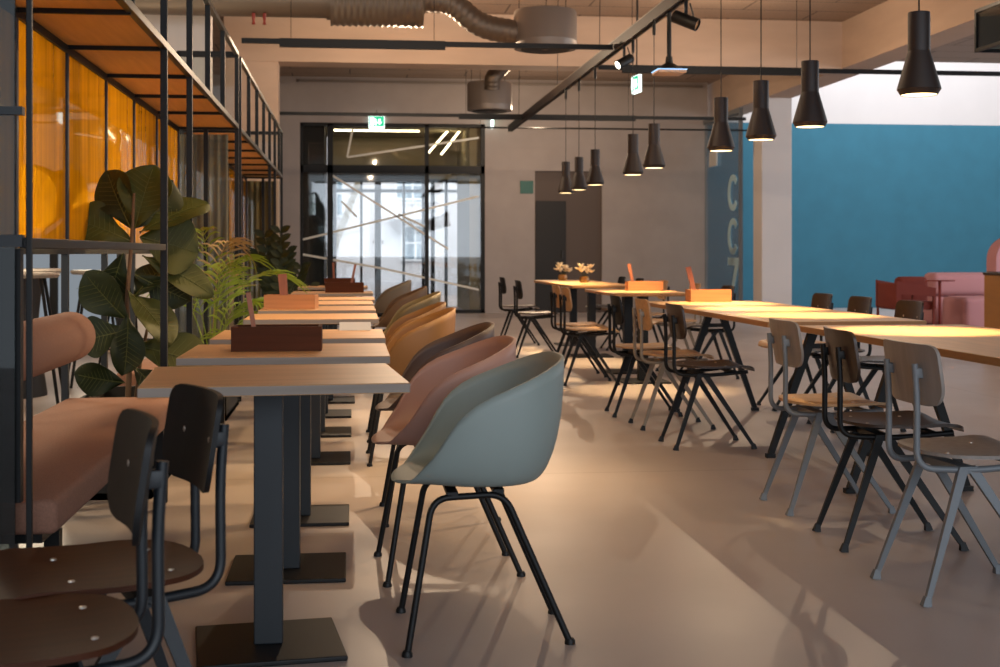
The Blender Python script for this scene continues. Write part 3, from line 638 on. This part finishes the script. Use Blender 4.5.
for x, y, f, s, b, l in ((3.10, 7.35, K, 'smoked', 'smoked', 'dark chair behind the trestle table in front of the sofa'), (3.10, 8.1, K, 'smoked', 'smoked', 'dark chair behind the trestle table, middle of three there'),
        (3.10, 8.78, K, 'oak', 'smoked', 'dark-backed chair with pale seat at the far corner of the trestle table'), (3.08, 11.0, K, 'smoked', 'smoked', 'dark chair just behind the orange box on the trestle table'),
        (3.0, 11.78, Bg, 'oak', 'oak', 'pale oak chair behind the orange box, beside the dark one'), (3.02, 13.1, K, 'oak', 'oak', 'chair at the near end of the far side of the flower table'), (3.04, 14.3, K, 'smoked', 'darkwood', 'dark chair at the middle of the far side of the flower table'), (3.04, 15.25, K, 'smoked', 'darkwood', 'dark chair at the far corner of the flower table')):
    ply_chair(l, (x, y, 0), PI, f, M[s], M[b], GR)
ply_chair('dark plywood chair at lower left with its whole backrest showing, in front of bench', (-0.490, 2.675, 0), PI + 0.38, M['bluish'], M['darkseat'], M['darkwood'], GN)
ply_chair('dark plywood chair cut by the lower left corner, nearest the camera', (-0.545, 2.235, 0), PI + 0.29, M['bluish'], M['darkseat'], M['darkwood'], GN)

# ------------------------------------------------------------------ long tables on the right
def trestle_table(label, loc, w, L):
    t = thing('trestle_table', label, 'table', loc, 0, 'long trestle tables')
    edged(MB().box(-w / 2, w / 2, -L / 2, L / 2, 0.722, 0.75, bev=0.002, seg=1).build('tabletop', M['oak_r'], t, 0), M['edge_r'])
    ox = 0.09
    for yy in (-L / 2 + 0.60, L / 2 - 0.1):
        tr = MB()
        for sx in (-1, 1): tr.bar((ox + sx * 0.026, yy, 0.715), (ox + sx * 0.275, yy, 0.02), .048, .04, .030, .026, up=(0, 1, 0))
        tr.box(ox - 0.1, ox + 0.1, yy - 0.02, yy + 0.02, 0.695, 0.722).box(ox - 0.085, ox + 0.085, yy - 0.015, yy + 0.015, 0.575, 0.60)
        tf = tr.build('trestle_leg', M['black'], t, 0)
        for sx in (-1, 1): MB().box(ox + sx * 0.277 - 0.024, ox + sx * 0.277 + 0.024, yy - 0.018, yy + 0.018, 0, 0.022).build('foot', M['black'], tf, 0)
    MB().box(ox - 0.04, ox + 0.04, -L / 2 + 0.60, L / 2 - 0.1, 0.68, 0.715).build('beam', M['oak_r'], t, 0)
TX = 2.40
trestle_table('long oak trestle table cut off by the right edge of the picture', (TX + .02, 4.35, 0), 0.78, 2.76)
trestle_table('long oak trestle table in the middle carrying an orange wooden box at its far end', (TX - .01, 7.4, 0), 0.80, 2.7)
def long_pedestal(label, loc, w, L, cols):
    t = thing('pedestal_table', label, 'table', loc, 0, 'long tables on two pedestals')
    edged(MB().box(-w / 2, w / 2, -L / 2, L / 2, 0.722, 0.75, bev=0.008, seg=2).build('tabletop', M['oak_r'], t, 0), M['edge_r'])
    for x, y in cols:
        MB().box(x - .04, x + .04, y - .04, y + .04, 0.014, 0.722, bev=.003).build('column', M['black'], t, 0)
        MB().box(x - .2, x + .2, y - .2, y + .2, 0, 0.014, bev=.004).build('base_plate', M['black'], t, 0)
long_pedestal('oak table on two black pedestals carrying an orange box, before the flower table', (2.48, 11.15, 0), 0.66, 1.35, ((-0.04, -.45), (0.02, .42)))
long_pedestal('farthest oak table of the right row with two flower vases on it', (2.57, 14.35, 0), 0.68, 2.75, ((-0.06, -.95), (0.04, .75)))

# ------------------------------------------------------------------ table-top things
def caddy(label, loc, rz, m, w=.30, d=.15, h=.082):
    t = thing('wooden_box', label, 'box', loc, rz, 'wooden cutlery boxes on the tables')
    MB().box(-w / 2, w / 2, -d / 2, -d / 2 + .012, 0, h).box(-w / 2, w / 2, d / 2 - .012, d / 2, 0, h).box(-w / 2, -w / 2 + .012, -d / 2 + .012, d / 2 - .012, 0, h).box(w / 2 - .012, w / 2, -d / 2 + .012, d / 2 - .012, 0, h).build('side_panels', m, t, 0)
    MB().box(-w / 2 + .012, w / 2 - .012, -d / 2 + .012, d / 2 - .012, 0.002, .012).build('bottom', m, t, 0)
    MB().box(-.006, .006, -d / 2 + .012, d / 2 - .012, .012, h - .012).build('divider', m, t, 0)
Z = 0.7505
def paddle(label, base, top, w, th=.012):
    o = MB().bar(base, top, w, th, w * 1.15, th, up=(0, 1, 0)).build('wooden_paddle', M['paddle'], smooth=0); tag(o, label, 'paddle', 'wooden paddles standing in the boxes')
caddy('darkest wooden box, largest in view, on the second left table', (-0.245, 4.49, Z), 0, M['caddy_dark'])
paddle('dark paddle leaning left in the darkest box before the palm', (-0.315, 4.49, Z + .014), (-0.345, 4.50, .945), .014)
caddy('orange wooden box turned at an angle on a sunlit left table', (-0.345, 7.80, Z), -0.12, M['caddy'], .30)
paddle('flat wide wooden board standing in the angled orange box beside the palm', (-0.385, 7.81, Z + .014), (-0.40, 7.83, .955), .045)
caddy('dark red wooden box in front of the entrance on the left tables', (-0.045, 10.98, Z), 0, M['caddy_dark'], .32)
paddle('thin dark stick leaning right in the box before the entrance', (0.0, 10.98, Z + .014), (0.045, 11.0, .985), .018)
caddy('small dark red wooden box on the farthest left table', (-0.10, 12.95, Z), 0, M['caddy_dark'], .30)
paddle('thin upright stick in the farthest left wooden box', (-0.155, 12.95, Z + .014), (-0.165, 12.95, .985), .018)
caddy('orange wooden box on the two-pedestal table under the lamp pair', (2.565, 11.2, Z), 0, M['caddy'], .31)
paddle('reddish stick leaning left in the box on the two-pedestal table', (2.475, 11.2, Z + .014), (2.435, 11.22, .985), .024)
caddy('orange wooden box at the far end of the trestle table', (2.42, 8.62, Z), 0, M['caddy'], .28)
paddle('reddish stick leaning left in the box on the trestle table', (2.335, 8.62, Z + .014), (2.285, 8.64, .985), .030)
cdm = MB().bar((0.045, 5.60, Z), (0.045, 5.66, Z + .055), .115, .003, up=(1, 0, 0))
cdm = MB().prism([(5.57, 0), (5.60, .034), (5.63, 0), (5.627, 0), (5.60, .031), (5.573, 0)], -0.045, 0.088, 'x')
cdm.v = [(x, y, z + Z) for x, y, z in cdm.v]
tag(cdm.build('menu_card', M['paper'], smooth=0), 'white folded card standing on the third left table', 'card')
def vase(x, y, l1, l2):
    t = thing('vase', l1, 'vase', (x, y, Z), 0, 'gold glass vases on the flower table')
    MB().lathe([(0.0, .004), (.036, .004), (.046, .02), (.048, .04), (.042, .06), (.034, .068), (.031, .066), (.039, .058), (.044, .04), (.042, .022), (.033, .009), (0, .009)], n=20).build('bowl', M['gold'], t)
    f = thing('flower_posy', l2, 'flowers', (x, y, Z + .011), 0, 'cream flowers in gold vases')
    t.scale = (1.2, 1.2, 1.1); f.scale = (1.3, 1.3, 1.2)
    st = MB()
    for k in range(9):
        a = k * 2.4; r = .02 + .035 * (k / 9) ** .5; h = .075 + .055 * random.random(); st.tube([(0, 0, 0), (r * .3 * math.cos(a), r * .3 * math.sin(a), .06), (r * 1.3 * math.cos(a), r * 1.3 * math.sin(a), h)], .0015, 5)
        m = MB()
        for p in range(6):
            b = a + p * PI / 3; c0 = Vector((r * 1.3 * math.cos(a), r * 1.3 * math.sin(a), h)); dv = Vector((math.cos(b), math.sin(b), .9 + .5 * math.cos(k))); sd = Vector((-math.sin(b), math.cos(b), 0))
            m.sheet([[c0 - sd * .003, c0 + sd * .003], [c0 + dv * .018 - sd * .012, c0 + dv * .018 + sd * .012], [c0 + dv * .033 - sd * .004, c0 + dv * .033 + sd * .004]], (0, 0, -.002))
        m.build('blossom', M['petal'], f, 40)
    st.build('stems', M['leaf'], f)
vase(2.50, 15.2, 'gold glass vase farther along the flower table', 'cream flowers in the farther gold vase')
vase(2.56, 14.1, 'gold glass vase nearer along the flower table', 'cream flowers in the nearer gold vase')

# ------------------------------------------------------------------ pendant lamps, tracks, spots
TRX, TRZ = 2.42, 2.97
PEND = [(2.397, 5.273), (2.43, 6.678), (2.421, 7.48), (2.421, 8.317), (2.385, 10.06), (2.415, 10.962), (2.402, 12.63), (2.419, 13.638), (2.398, 14.36)]
PLB = ['large pendant lamp farthest to the right in front of the white wall band', 'pendant lamp in front of the white column and blue wall corner', 'pendant lamp just left of the white column', 'pendant lamp in front of the lettered glass wall',
       'right one of the two pendant lamps over the middle table', 'left one of the two pendant lamps over the middle table', 'rightmost of the three small far pendant lamps', 'middle of the three small far pendant lamps', 'leftmost of the three small far pendant lamps']
def pendant(label, x, y):
    t = thing('pendant_lamp', label, 'pendant lamp', (x, y, 1.75), 0, 'dark flared pendant lamps over the long tables')
    MB().lathe([(.010, .352), (.045, .350), (.046, .345), (.046, .185), (.090, .030), (.091, .024), (.076, .0), (.074, .0), (.084, .026), (.083, .03), (.040, .185), (.040, .335), (.010, .337)], n=44).build('shade', M['pendant'], t, 13)
    MB().lathe([(0, .002), (.0735, .002), (.0735, .008), (0, .008)], n=28).build('diffuser', M['glow'], t, 0)
    MB().tube([(0, 0, .35), (0, 0, 1.13)], .0035, 6).build('cord', M['black'], t)
    MB().lathe([(.0, 1.05), (.012, 1.05), (.014, 1.08), (.014, 1.16), (.009, 1.175), (0, 1.175)], n=12).build('cord_grip', M['black'], t)
    return t
pp = None
for (x, y), l in zip(PEND, PLB):
    if pp is None: pp = pendant(l, x, y)
    else: dup(pp, l, (x, y, 1.75))
for x, y in PEND:
    lamp('pendant_light', 'SPOT', (x, y, 1.745), 260, (1.0, 0.68, 0.33), (x, y, 0), angle=50, blend=0.6, soft=0.05)
trk = thing('lighting_track', 'long double lighting track running above the right tables toward the back', 'track', (TRX, 12.0, TRZ))
MB().box(-.03, -.008, -9.0, 7.65, -.045, .045).box(.008, .03, -9.0, 7.65, -.045, .045).build('rail', M['pendant'], trk, 0)
MB().box(-.03, .03, -9, 7.65, .046, .056).build('cover', M['drum'], trk, 0)
for y in (-6.0, -1.2, .5, 3.1, 6.6):
    MB().tube([(0, y, .05), (0.01, y, CZ - TRZ)], .004, 6).build('suspension_wire', M['black'], trk)
def xbar(label, x0, x1, y, z, thick):
    t = thing('cross_track', label, 'track', ((x0 + x1) / 2, y, z), 0, 'black cross tracks under the ceiling')
    L = (x1 - x0) / 2
    MB().box(-L, L, -.02, .02, -.022, .022).build('rail', M['black'], t, 0)
    a, b = thick; c = (x0 + x1) / 2
    MB().box(a - c, b - c, -.026, .026, -.050, .026).build('driver_box', M['black'], t, 0)
    for x in (a - c + .1, b - c - .1): MB().tube([(x, 0, .02), (x, 0, CZ - z)], .003, 6).build('suspension_wire', M['black'], t)
xbar('black cross track below the big drum, left of the long track', -0.95, 2.38, 11.66, 2.955, (-0.62, 0.85))
xbar('black cross track running right from the long track under the beam', 2.46, 7.6, 12.75, 2.93, (2.7, 4.6))
xbar('black cross track high above the entrance near the back wall', -0.98, 5.6, 18.0, 2.99, (1.5, 4.0))
tag(MB().tube([(2.0, 20.5, 3.07), (6.55, 20.5, 3.07)], .014, 8).tube([(2.05, 20.5, 3.07), (2.05, 20.5, CZ)], .004, 6).build('cable_rod', M['black']), 'thin black rod running across to the glass wall', 'rod')
def spotl(label, loc, aim, lens, sc=1.0):
    t = thing('spotlight', label, 'spotlight', loc, 0, 'black cylinder spotlights on the track')
    d = Vector(aim).normalized(); q = d.to_track_quat('Z', 'Y').to_matrix().to_4x4()
    m = MB().lathe([(0, -.09), (.038, -.09), (.042, -.085), (.042, .085), (.036, .085), (.036, .07)], n=20)
    m.v = [tuple(q @ (Vector(p) * sc)) for p in m.v]; m.build('body', M['black'], t, 40)
    m = MB().lathe([(0, .070), (.036, .070), (.036, .074), (0, .074)], n=20); m.v = [tuple(q @ (Vector(p) * sc)) for p in m.v]; m.build('lens', lens, t, 0)
    MB().bar((0, 0, .03), (0, 0, .16), .022, .022).box(-.03, .03, -.06, .06, .15, .175).build('bracket', M['black'], t, 0)
    m = MB().tube([(.03, .0, .13), (.06, .02, .05), (.05, .02, -.03), (.03, .01, -.04)], .006, 6); m.build('cable', M['black'], t)
spotl('black spotlight with lit lens aimed left under the long track', (2.42, 11.35, 2.78), (-.75, -.35, -.42), M['dia'])
spotl('black spotlight aimed right at the top edge of the picture', (2.47, 9.40, 2.80), (.8, -.5, -.42), M['ochre'], 1.15)
sn = thing('ceiling_sensor', 'flat square sensor head on a black rod hanging from the track', 'sensor', (2.43, 9.75, 2.475), 0)
MB().tube([(0, 0, .08), (0, 0, .52)], .018, 10).build('rod', M['black'], sn)
MB().lathe([(.13 * .8, .0), (.09, .025), (.03, .06), (.025, .11), (0, .11)], n=20).build('mount', M['black'], sn)
MB().box(-.112, .112, -.112, .112, -.026, 0, bev=.012).build('head', M['peach'], sn)
MB().box(-.114, .114, -.114, .114, -.002, .004, bev=.002).build('light_rim', M['ledblue'], sn, 0)

# ------------------------------------------------------------------ ventilation
vd = thing('ventilation_duct', 'large round brown-grey ventilation duct crossing high at left', 'duct', (0, 13.6, 3.70))
def ribbed(pts, r0, n=20, ribs=True):
    out = []; rs = []
    pts = [Vector(p) for p in pts]; K2 = 60
    seg = [0]; 
    for a, b in zip(pts[:-1], pts[1:]): seg.append(seg[-1] + (b - a).length)
    for i in range(K2 + 1):
        s = seg[-1] * i / K2
        for j in range(len(pts) - 1):
            if s <= seg[j + 1] + 1e-6:
                t = (s - seg[j]) / (seg[j + 1] - seg[j]); out.append(pts[j].lerp(pts[j + 1], t)); rr = r0[j] + (r0[j + 1] - r0[j]) * t if isinstance(r0, list) else r0
                rs.append(rr * (1 + (0.05 if (i % 4) < 2 and ribs else 0))); break
    return MB().tube(out, rs, n)
MB().tube([(-2.6, 0, 0), (-0.20, 0, 0)], .185, 24).build('pipe', M['duct'], vd)
MB().tube([(-0.24, 0, 0), (-0.20, 0, 0)], .20, 24).tube([(0.74, 0, .03), (0.78, 0, .03)], .15, 24).build('collar', M['duct'], vd)
ribbed([(-0.20, 0, -.02), (0.76, 0, -.02)], .235).build('silencer', M['duct'], vd, 60)
cv = fillet([(0.76, 0, .03), (1.05, 0, .02), (1.35, 0, -.24), (1.78, 0, -.30)], .25, 10)
ribbed([tuple(p) for p in cv], [.125] * len(cv)).build('flexible_hose', M['duct'], vd, 60)
for x in (-1.0, .5): MB().bar((x, 0, .1), (x, 0, .5), .02, .004).build('strap', M['drum'], vd, 0)
def drum(label, loc, r, h):
    t = thing('air_diffuser', label, 'air diffuser', loc, 0, 'grey drum air diffusers')
    MB().lathe([(0, h), (r * .96, h), (r, h - .02), (r, .09), (r * 1.005, .085), (r * 1.005, .075), (r, .07), (r, .006), (r * .98, 0), (r * .8, -.004), (0, -.006)], n=40).build('drum', M['drum'], t, 35)
    MB().lathe([(r * .1, -.008), (r * .45, -.014), (r * .5, -.010), (r * .75, -.014), (r * .78, -.005)], n=40).build('grille', M['black'], t, 35)
    for a in (0.6, 2.6, 4.6): MB().tube([(r * .9 * math.cos(a), r * .9 * math.sin(a), h), (r * .9 * math.cos(a), r * .9 * math.sin(a), CZ - loc[2])], .004, 6).build('suspension_wire', M['black'], t)
    return t
drum('big grey drum air diffuser at the end of the flexible hose', (2.05, 13.6, 3.235), .335, .40)
d2_ = drum('smaller looking grey drum air diffuser behind the beam above the entrance', (2.07, 19.3, 3.20), .335, .42)
ribbed([(0.0, -.3, .3), (0.0, -.36, .45), (0.16, -.2, .62), (.34, -.05, .80), (.42, 0, .985)], .11).build('hose', M['duct'], d2_, 60)
for i, x in enumerate((-0.98, -0.87)):
    tag(MB().lathe([(0, -.07), (.02, -.065), (.012, -.03), (.018, 0), (.018, .05), (0, .05)], (x, 13.5, 3.485), 10).build('sprinkler_head', M['red']), ['left red sprinkler head under the round duct', 'right red sprinkler head under the round duct'][i], 'sprinkler', 'red sprinkler heads')

# ------------------------------------------------------------------ emergency signs
def exit_sign(label, loc, rz, w=.28, h=.22, hang=.21):
    t = thing('exit_sign', label, 'exit sign', loc, rz, 'green lit emergency exit signs')
    MB().box(-w / 2, w / 2, -.02, .02, -h / 2, h / 2, bev=.004).build('case', M['signw'], t, 0)
    MB().box(-w / 2 + .01, w / 2 - .01, -.024, -.02, -h / 2 + .035, h / 2 - .01).build('green_field', M['green'], t, 0)
    a = MB().box(.03, .07, -.028, -.024, -.005, .055).prism([(.005, .0), (.095, .0), (.05, -.05)], -.028, -.024, 'y')
    a.box(-.11, -.045, -.028, -.024, -.06, .085).prism([(-.035, .06), (-.01, .06), (-.005, .0), (.0, -.06), (-.02, -.06), (-.03, -.01)], -.028, -.024, 'y').build('pictogram', M['signw'], t, 0)
    MB().box(-.006, .006, -.006, .006, h / 2 - .01, hang).box(-.006, .006, 0, .045, h / 2 - .02, h / 2 - .008).build('bracket', M['black'], t, 0)
exit_sign('green lit exit sign above the entrance doors', (0.47, 23.16, 3.40), 0)
exit_sign('exit sign seen edge-on at the right corner of the entrance glazing', (2.52, 23.05, 3.42), PI / 2 - .05)
exit_sign('small green exit sign hanging beside the long track before the beam', (3.26, 14.6, 3.01), -1.47, .24, .20, CZ - 3.01)

# ------------------------------------------------------------------ hanging glass case, lounge
hc = thing('hanging_case', 'black framed glass case hanging at the upper right edge of the picture', 'case', (4.9, 8.2, 2.54), 0)
m = MB(); ax, ay = .37, .8
for x in (-ax, ax):
    for y in (-ay, 0, ay): m.box(x - .012, x + .012, y - .012, y + .012, 0, .31)
for z in (0.0, .285):
    for y in (-ay, ay): m.box(-ax, ax, y - .012, y + .012, z, z + .025)
    for x in (-ax, ax): m.box(x - .012, x + .012, -ay, ay, z, z + .025)
m.build('frame', M['black'], hc, 0)
MB().box(-ax, ax, -ay - .003, -ay + .003, .025, .285).box(-ax - .003, -ax + .003, -ay, ay, .025, .285).box(ax - .003, ax + .003, -ay, ay, .025, .285).box(-ax, ax, ay - .003, ay + .003, .025, .285).build('pane', M['teal'], hc, 0)
for x in (-.3, .3): MB().tube([(x, 0, .30), (x, 0, CZ - 2.54)], .006, 6).bar((x, -ay, .3), (x, ay, .3), .02).build('suspension_rod', M['black'], hc)

ac = thing('armchair', 'rust red angular armchair in front of the blue wall', 'armchair', (7.08, 15.98, 0), -PI / 2); ac.scale = (.85, .72, 1)
for x in (-.36, .36):
    MB().prism([(-.36, .73), (.36, .64), (.36, .38), (.32, .38), (.32, .53), (-.27, .56), (-.27, .38), (-.36, .38)], x - .025, x + .025, 'x').bar((x, -.33, .40), (x, -.33, 0), .035, .035).bar((x, .33, .40), (x, .33, 0), .035, .035).build('arm_frame', M['rust'], ac, 0)
MB().box(-.33, .33, -.34, .36, .36, .47, bev=.03).build('seat', M['rust'], ac)
MB().box(-.335, .335, -.36, -.28, .38, .70, bev=.02).build('backrest', M['rust'], ac)
tag(MB().box(7.46, 7.90, 17.05, 17.25, 0.34, 0.755, bev=.07, seg=4).build('cushion', M['rust']), 'rust red cushion behind the armchair against the sofa', 'cushion')
st = thing('side_table', 'thin red round side table before the pink sofa', 'table', (7.79, 16.5, 0), 0)
MB().lathe([(0, .705), (.19, .705), (.19, .722), (0, .722)], n=28).build('top', M['red'], st, 30)
MB().tube([(0, 0, .01), (0, 0, .71)], .02, 12).build('stem', M['red'], st)
MB().lathe([(0, 0), (.16, 0), (.16, .012), (0, .02)], n=28).build('base', M['red'], st, 30)
sf = thing('sofa', 'pink modular sofa in front of the blue wall', 'sofa', (9.02, 17.75, 0), 0)
MB().box(-.78, 1.4, -.10, .75, .06, .46, bev=.06, seg=4).build('seat', M['rose'], sf)
MB().box(-.80, 1.4, -.14, .25, .47, .80, bev=.09, seg=5).build('back_roll', M['rose'], sf)
MB().box(-.65, 1.3, 0, .65, 0, .06).build('plinth', M['black'], sf, 0)
tag(MB().box(8.18, 9.1, 16.6, 17.3, 0, .485, bev=.08, seg=4).build('pouf', M['rose']), 'pink block seat in front of the sofa beside the ochre cabinet', 'pouf')
tag(MB().prism([(8.06, 0)] + [(8.06 + .32 - .32 * math.cos(math.radians(a)), 1.0 + .30 * math.sin(math.radians(a))) for a in range(0, 181, 12)] + [(8.70, 0)], 15.5, 15.75, 'y').build('high_back_seat', M['rose'], smooth=20), 'tall pink rounded seat back at the right edge behind the ochre cabinet', 'seat')
cb = thing('cabinet', 'ochre cabinet at the right edge hiding part of the pink sofa', 'cabinet', (7.05, 12.2, 0), 0)
MB().box(-.68, .68, -.3, .3, .0, .86, bev=.004).build('body', M['ochre'], cb, 0)
MB().box(-.69, .69, -.31, .31, .86, .885, bev=.004).build('top', M['smoked'], cb, 0)
MB().box(-.66, .66, -.29, .29, .885, .895).build('glass_sheet', M['teal'], cb, 0)

# ------------------------------------------------------------------ side room seen through the alcove
bt = thing('bar_table', 'high round dark table in the side room behind the nearest alcove', 'table', (-2.62, 10.2, 0), 0)
MB().lathe([(0, .93), (.46, .93), (.47, .945), (.46, .96), (0, .96)], n=36).build('top', M['oak_gray'], bt, 30)
MB().lathe([(.0, 0), (.33, 0), (.33, .02), (.26, .5), (.30, .93), (0, .93)], n=30).build('drum_base', M['doordark'], bt, 40)
def stool(label, x, y, rz):
    t = thing('bar_stool', label, 'stool', (x, y, 0), rz, 'bar stools in the side room')
    MB().lathe([(0, .90), (.19, .905), (.21, .925), (.20, .94), (.15, .93), (0, .925)], n=28).build('seat', M['oak_gray'], t)
    for sx in (-1, 1):
        for sy in (-1, 1): MB().tube([(sx * .09, sy * .09, .905), (sx * .22, sy * .2, 0)], .012, 8).build('leg', M['black'], t)
    MB().tube([(-.17, -.16, .3), (.17, -.16, .3), (.17, .16, .3), (-.17, .16, .3), (-.17, -.16, .3)], .009, 8).build('footrest', M['black'], t)
stool('bar stool with pale seat beside the high round table, in front of it', -2.06, 10.95, .3)
stool('bar stool in the side room partly hidden by the fig leaves', -1.95, 12.0, .8)
stool('bar stool in the side room nearest the pink bolster', -2.25, 9.5, .1)
w4 = struct(MB().box(-3.9, -3.82, 14.4, 14.5, .2, 2.6).box(-3.2, -3.12, 14.4, 14.5, .2, 2.6).box(-2.5, -2.42, 14.4, 14.5, .2, 2.6).box(-3.9, -2.42, 14.4, 14.5, 2.5, 2.6).build('window_4', M['black'], smooth=0))
MB().box(-3.82, -2.5, 14.45, 14.47, .2, 2.5).build('pane', M['skyw'], w4, 0)
struct(MB().box(-7, -2.36, 14.55, 14.75, 0, CZ).build('wall_side_room', M['concrete'], smooth=0))
